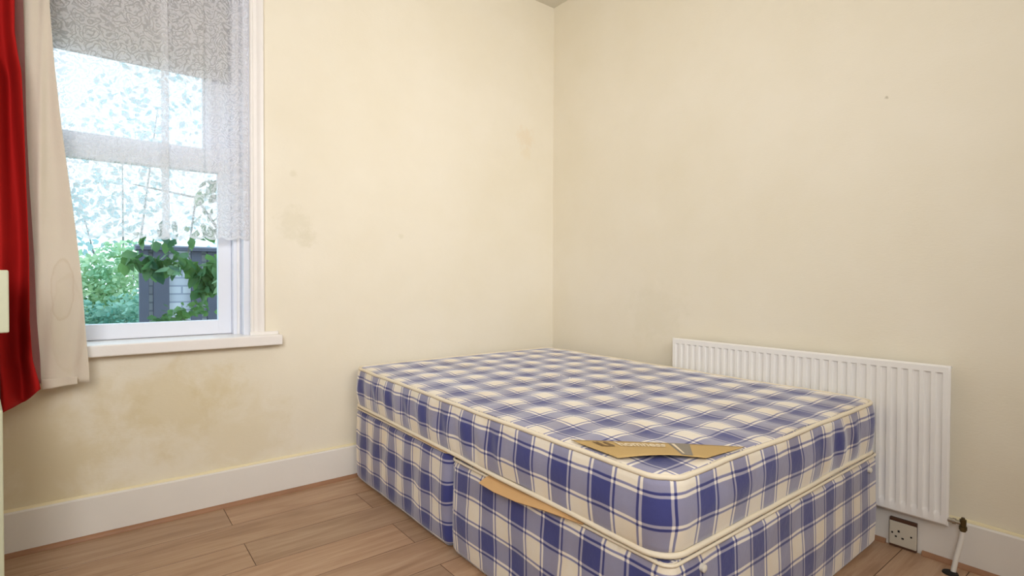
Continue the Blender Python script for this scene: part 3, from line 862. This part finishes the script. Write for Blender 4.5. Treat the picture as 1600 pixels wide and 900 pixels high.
# ------------------------------------------------------------------ wall socket on the skirting
so = (-0.022, -2.042, 0.056)
sk = empty('wall_socket', so, 'square off-white wall socket set in the skirting under the radiator', 'socket')
BM(so).box((-0.036, -2.0865, 0.001), (-0.0225, -1.9995, 0.113), 0.001).done('back_box', M_sockbox, sk)['label'] = 'dark brown backing plate behind the socket face'
fp = BM(so).box((-0.040, -2.087, 0.010), (-0.029, -1.999, 0.101), 0.003).done('face_plate', M_socket, sk)
for (yy, zz, w_, h_) in ((-2.010, 0.056, 0.0028, 0.0035), (-2.031, 0.066, 0.0032, 0.004), (-2.022, 0.044, 0.0032, 0.003), (-2.044, 0.042, 0.004, 0.003), (-2.071, 0.057, 0.003, 0.0032)):
    BM(so).box((-0.0412, yy - w_, zz - h_), (-0.0395, yy + w_, zz + h_), 0.0005).done('pin_hole', M_dark, fp)

# ------------------------------------------------------------------ cream cupboard at the left edge
co_ = (-2.681, -0.62, 0.0)
cb = empty('cream_cupboard', co_, 'pale cream painted cupboard cut off by the left edge of the photo', 'cupboard')
Z0_ = (0, 0, 0)
for nm_, a_, b_, m_ in (('lower_carcass', (-0.30, 0.0, 0.0), (-0.0155, 0.28, 0.660), M_cup), ('recess_shade_back', (-0.30, 0.18, 0.660), (-0.016, 0.28, 0.881), M_dark), ('top_drawer', (-0.30, 0.0, 0.881), (0.0, 0.28, 1.061), M_cup)):  # recess back coloured near-black in place of the shade there
    o_ = BM(Z0_).box(a_, b_, 0.004).done(nm_, m_, cb)
cb.rotation_euler = (0, 0, 0.13)

# ------------------------------------------------------------------ outside
M_leaf = {}
def leafmat(name, a, b):
    k = NT(name); k.b.inputs['Roughness'].default_value = 0.5
    oi = k.noise(k.n('NewGeometry').outputs['Position'], 3.5, 3)
    c = k.mix(k.ramp(oi, [(0.35, (0, 0, 0, 1)), (0.65, (1, 1, 1, 1))]), a, b); k.l(c, k.b.inputs['Base Color'])
    tl = k.n('BsdfTranslucent'); k.l(c, tl.inputs[0]); mx = k.n('MixShader'); mx.inputs[0].default_value = 0.35
    k.l(k.b.outputs[0], mx.inputs[1]); k.l(tl.outputs[0], mx.inputs[2]); k.l(mx.outputs[0], k.out.inputs[0])
    return k.m
ML1 = leafmat('bush_leaves', lin(104, 162, 146), lin(172, 208, 184))
ML2 = leafmat('bush_leaves_yellow', lin(150, 196, 158), lin(212, 230, 188))
ML3 = leafmat('vine_leaves', lin(52, 96, 74), lin(118, 160, 92))
ML4 = leafmat('hazy_tree_leaves', lin(176, 208, 214), lin(206, 226, 226))  # distance haze is put into this pale leaf colour
M_bark = plain('bark', lin(150, 146, 140), 0.9, var=0.4)
M_post = plain('dark_timber', lin(92, 94, 112), 0.7, var=0.25)
M_grass = plain('grass', lin(90, 130, 70), 0.9, var=0.4)
def leaf_cloud(name, parent, org, blobs, count, size, mat, droop=0.0):
    vs_, fs = [], []
    for _ in range(count):
        c, rx, ry, rz_ = random.choice(blobs)
        while True:
            p = Vector((random.uniform(-1, 1), random.uniform(-1, 1), random.uniform(-1, 1)))
            if 0.25 < p.length < 1: break
        p = Vector((c[0] + p.x * rx, c[1] + p.y * ry, c[2] + p.z * rz_))
        d = Vector((random.uniform(-1, 1), random.uniform(-1, 1), random.uniform(-1, 0.6) - droop)).normalized()
        s_ = d.cross(Vector((random.uniform(-1, 1), random.uniform(-1, 1), random.uniform(-1, 1)))).normalized()
        ln = size * random.uniform(0.6, 1.3); wd = ln * 0.32; k = len(vs_)
        nrm = d.cross(s_)
        for q in (p, p + d * ln * 0.35 + s_ * wd + nrm * ln * 0.05, p + d * ln * 0.75 + s_ * wd * 0.6, p + d * ln, p + d * ln * 0.75 - s_ * wd * 0.6, p + d * ln * 0.35 - s_ * wd + nrm * ln * 0.05):
            vs_.append(q - Vector(org))
        fs += [(k, k + 1, k + 2, k + 3), (k, k + 3, k + 4, k + 5)]
    return mesh(name, vs_, fs, mat, parent, False)
struct(BM().box((-14, 0.31, -0.9), (10, 24, -0.7)).done('garden_ground', M_grass)).name = 'floor_garden'
def bush(loc, blobs, count, size, mat, label, cat='bush', stem=0.018):
    o = empty('garden_' + cat, loc, label, cat)
    leaf_cloud('foliage', o, loc, blobs, count, size, mat)
    bm = BM(loc)
    for (c, rx, ry, rz_) in blobs[:4]:
        bm.tube([loc, ((loc[0] + c[0]) / 2 + 0.05, (loc[1] + c[1]) / 2, (loc[2] + c[2]) / 2), c], [stem, stem * 0.7, stem * 0.3], 7)
    bm.done('stem', M_bark, o, True)
    return o
bush((-2.75, 5.2, -0.7), [((-2.9, 5.2, 0.3), 0.6, 0.5, 0.6), ((-2.45, 5.3, 0.15), 0.5, 0.5, 0.6), ((-2.15, 5.0, 0.35), 0.4, 0.4, 0.55), ((-3.4, 5.2, 0.3), 0.6, 0.5, 0.7)], 9000, 0.07, ML1,
     'dense green bush outside behind the lower left of the window glass')
bush((-2.2, 7.0, -0.7), [((-2.2, 7.0, 0.9), 0.55, 0.5, 0.75), ((-2.7, 7.1, 0.8), 0.6, 0.5, 0.6), ((-3.4, 7.2, 0.9), 0.7, 0.5, 0.7)], 6500, 0.08, ML2,
     'yellow-green shrub further out, above the dense green bush')
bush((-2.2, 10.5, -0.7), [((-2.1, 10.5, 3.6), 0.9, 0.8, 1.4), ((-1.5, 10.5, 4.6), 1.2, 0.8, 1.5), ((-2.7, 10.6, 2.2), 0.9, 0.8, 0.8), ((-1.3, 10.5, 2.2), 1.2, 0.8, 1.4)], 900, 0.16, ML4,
     'pale tree behind the lace curtain, haze painted into its leaves', 'tree', 0.03)
# outbuilding: pale brick piers between dark timber boards
def make_brick():
    k = NT('pale_brick'); k.b.inputs['Roughness'].default_value = 0.85
    pos = k.n('NewGeometry').outputs['Position']
    sp = k.n('SeparateXYZ'); k.l(pos, sp.inputs[0]); cb_ = k.n('CombineXYZ'); k.l(sp.outputs[0], cb_.inputs[0]); k.l(sp.outputs[2], cb_.inputs[1])
    br = k.n('TexBrick'); k.l(cb_.outputs[0], br.inputs['Vector']); br.inputs['Color1'].default_value = lin(214, 216, 226); br.inputs['Color2'].default_value = lin(196, 198, 212)
    br.inputs['Mortar'].default_value = lin(160, 164, 184); br.inputs['Scale'].default_value = 1.0; br.inputs['Brick Width'].default_value = 0.22; br.inputs['Row Height'].default_value = 0.075; br.inputs['Mortar Size'].default_value = 0.008
    k.l(br.outputs['Color'], k.b.inputs['Base Color']); return k.m
M_brick = make_brick()
ho = (-1.6, 3.1, -0.7)
hb = empty('outbuilding', ho, 'pale brick outbuilding with dark timber panels outside the window', 'building')
BM(ho).box((-2.150, 3.08, -0.7), (0.8, 3.14, 1.30)).done('brick_wall', M_brick, hb)
for (xa, xb) in ((-2.20, -2.128), (-2.095, -1.974), (-1.80, -1.715), (-1.668, -1.40)):
    BM(ho).box((xa, 3.02, -0.7), (xb, 3.085, 1.30), 0.006).done('timber_panel', M_post, hb)
BM(ho).prism([(2.98, 1.30), (3.3, 1.30), (3.3, 1.36), (2.98, 1.33)], 0, -2.22, 0.9).done('roof', M_post, hb)
# climbing vine hanging in front of it
vo_ = (-2.0, 1.5, -0.7)
vn = empty('climbing_vine', vo_, 'climbing vine with drooping green leaves in front of the outbuilding', 'vine')
leaf_cloud('foliage', vn, vo_, [((-2.28, 1.5, 1.17), 0.10, 0.10, 0.05), ((-2.15, 1.5, 1.15), 0.10, 0.10, 0.06), ((-2.05, 1.5, 1.17), 0.10, 0.10, 0.06), ((-1.90, 1.5, 1.10), 0.07, 0.10, 0.10),
                                ((-1.90, 1.5, 1.00), 0.05, 0.08, 0.07), ((-1.82, 1.5, 1.12), 0.07, 0.1, 0.10), ((-2.1, 1.5, 1.35), 0.22, 0.12, 0.10), ((-1.85, 1.5, 1.55), 0.12, 0.12, 0.25)], 230, 0.10, ML3, 0.7)
leaf_cloud('young_leaves', vn, vo_, [((-1.80, 1.45, 1.02), 0.04, 0.06, 0.07), ((-2.10, 1.45, 1.12), 0.05, 0.05, 0.03)], 22, 0.09, ML2, 0.8)
leaf_cloud('lower_foliage', vn, vo_, [((-1.98, 1.5, 0.83), 0.16, 0.08, 0.045), ((-2.1, 1.5, 0.76), 0.12, 0.08, 0.05)], 90, 0.06, ML3, 0.0)
bm = BM(vo_); bm.tube([(-1.72, 1.5, -0.7), (-1.70, 1.5, 0.6), (-1.76, 1.5, 1.3), (-1.95, 1.5, 1.6), (-2.3, 1.5, 1.65)], [0.02, 0.016, 0.012, 0.008, 0.004], 8)
bm.tube([(-1.72, 1.5, 0.3), (-1.85, 1.5, 0.72), (-2.1, 1.5, 0.78)], [0.01, 0.006, 0.003], 6)
bm.tube([(-1.95, 1.5, 1.6), (-2.0, 1.5, 1.2), (-1.9, 1.5, 0.98)], [0.007, 0.004, 0.002], 6)
bm.done('stem', M_bark, vn, True)
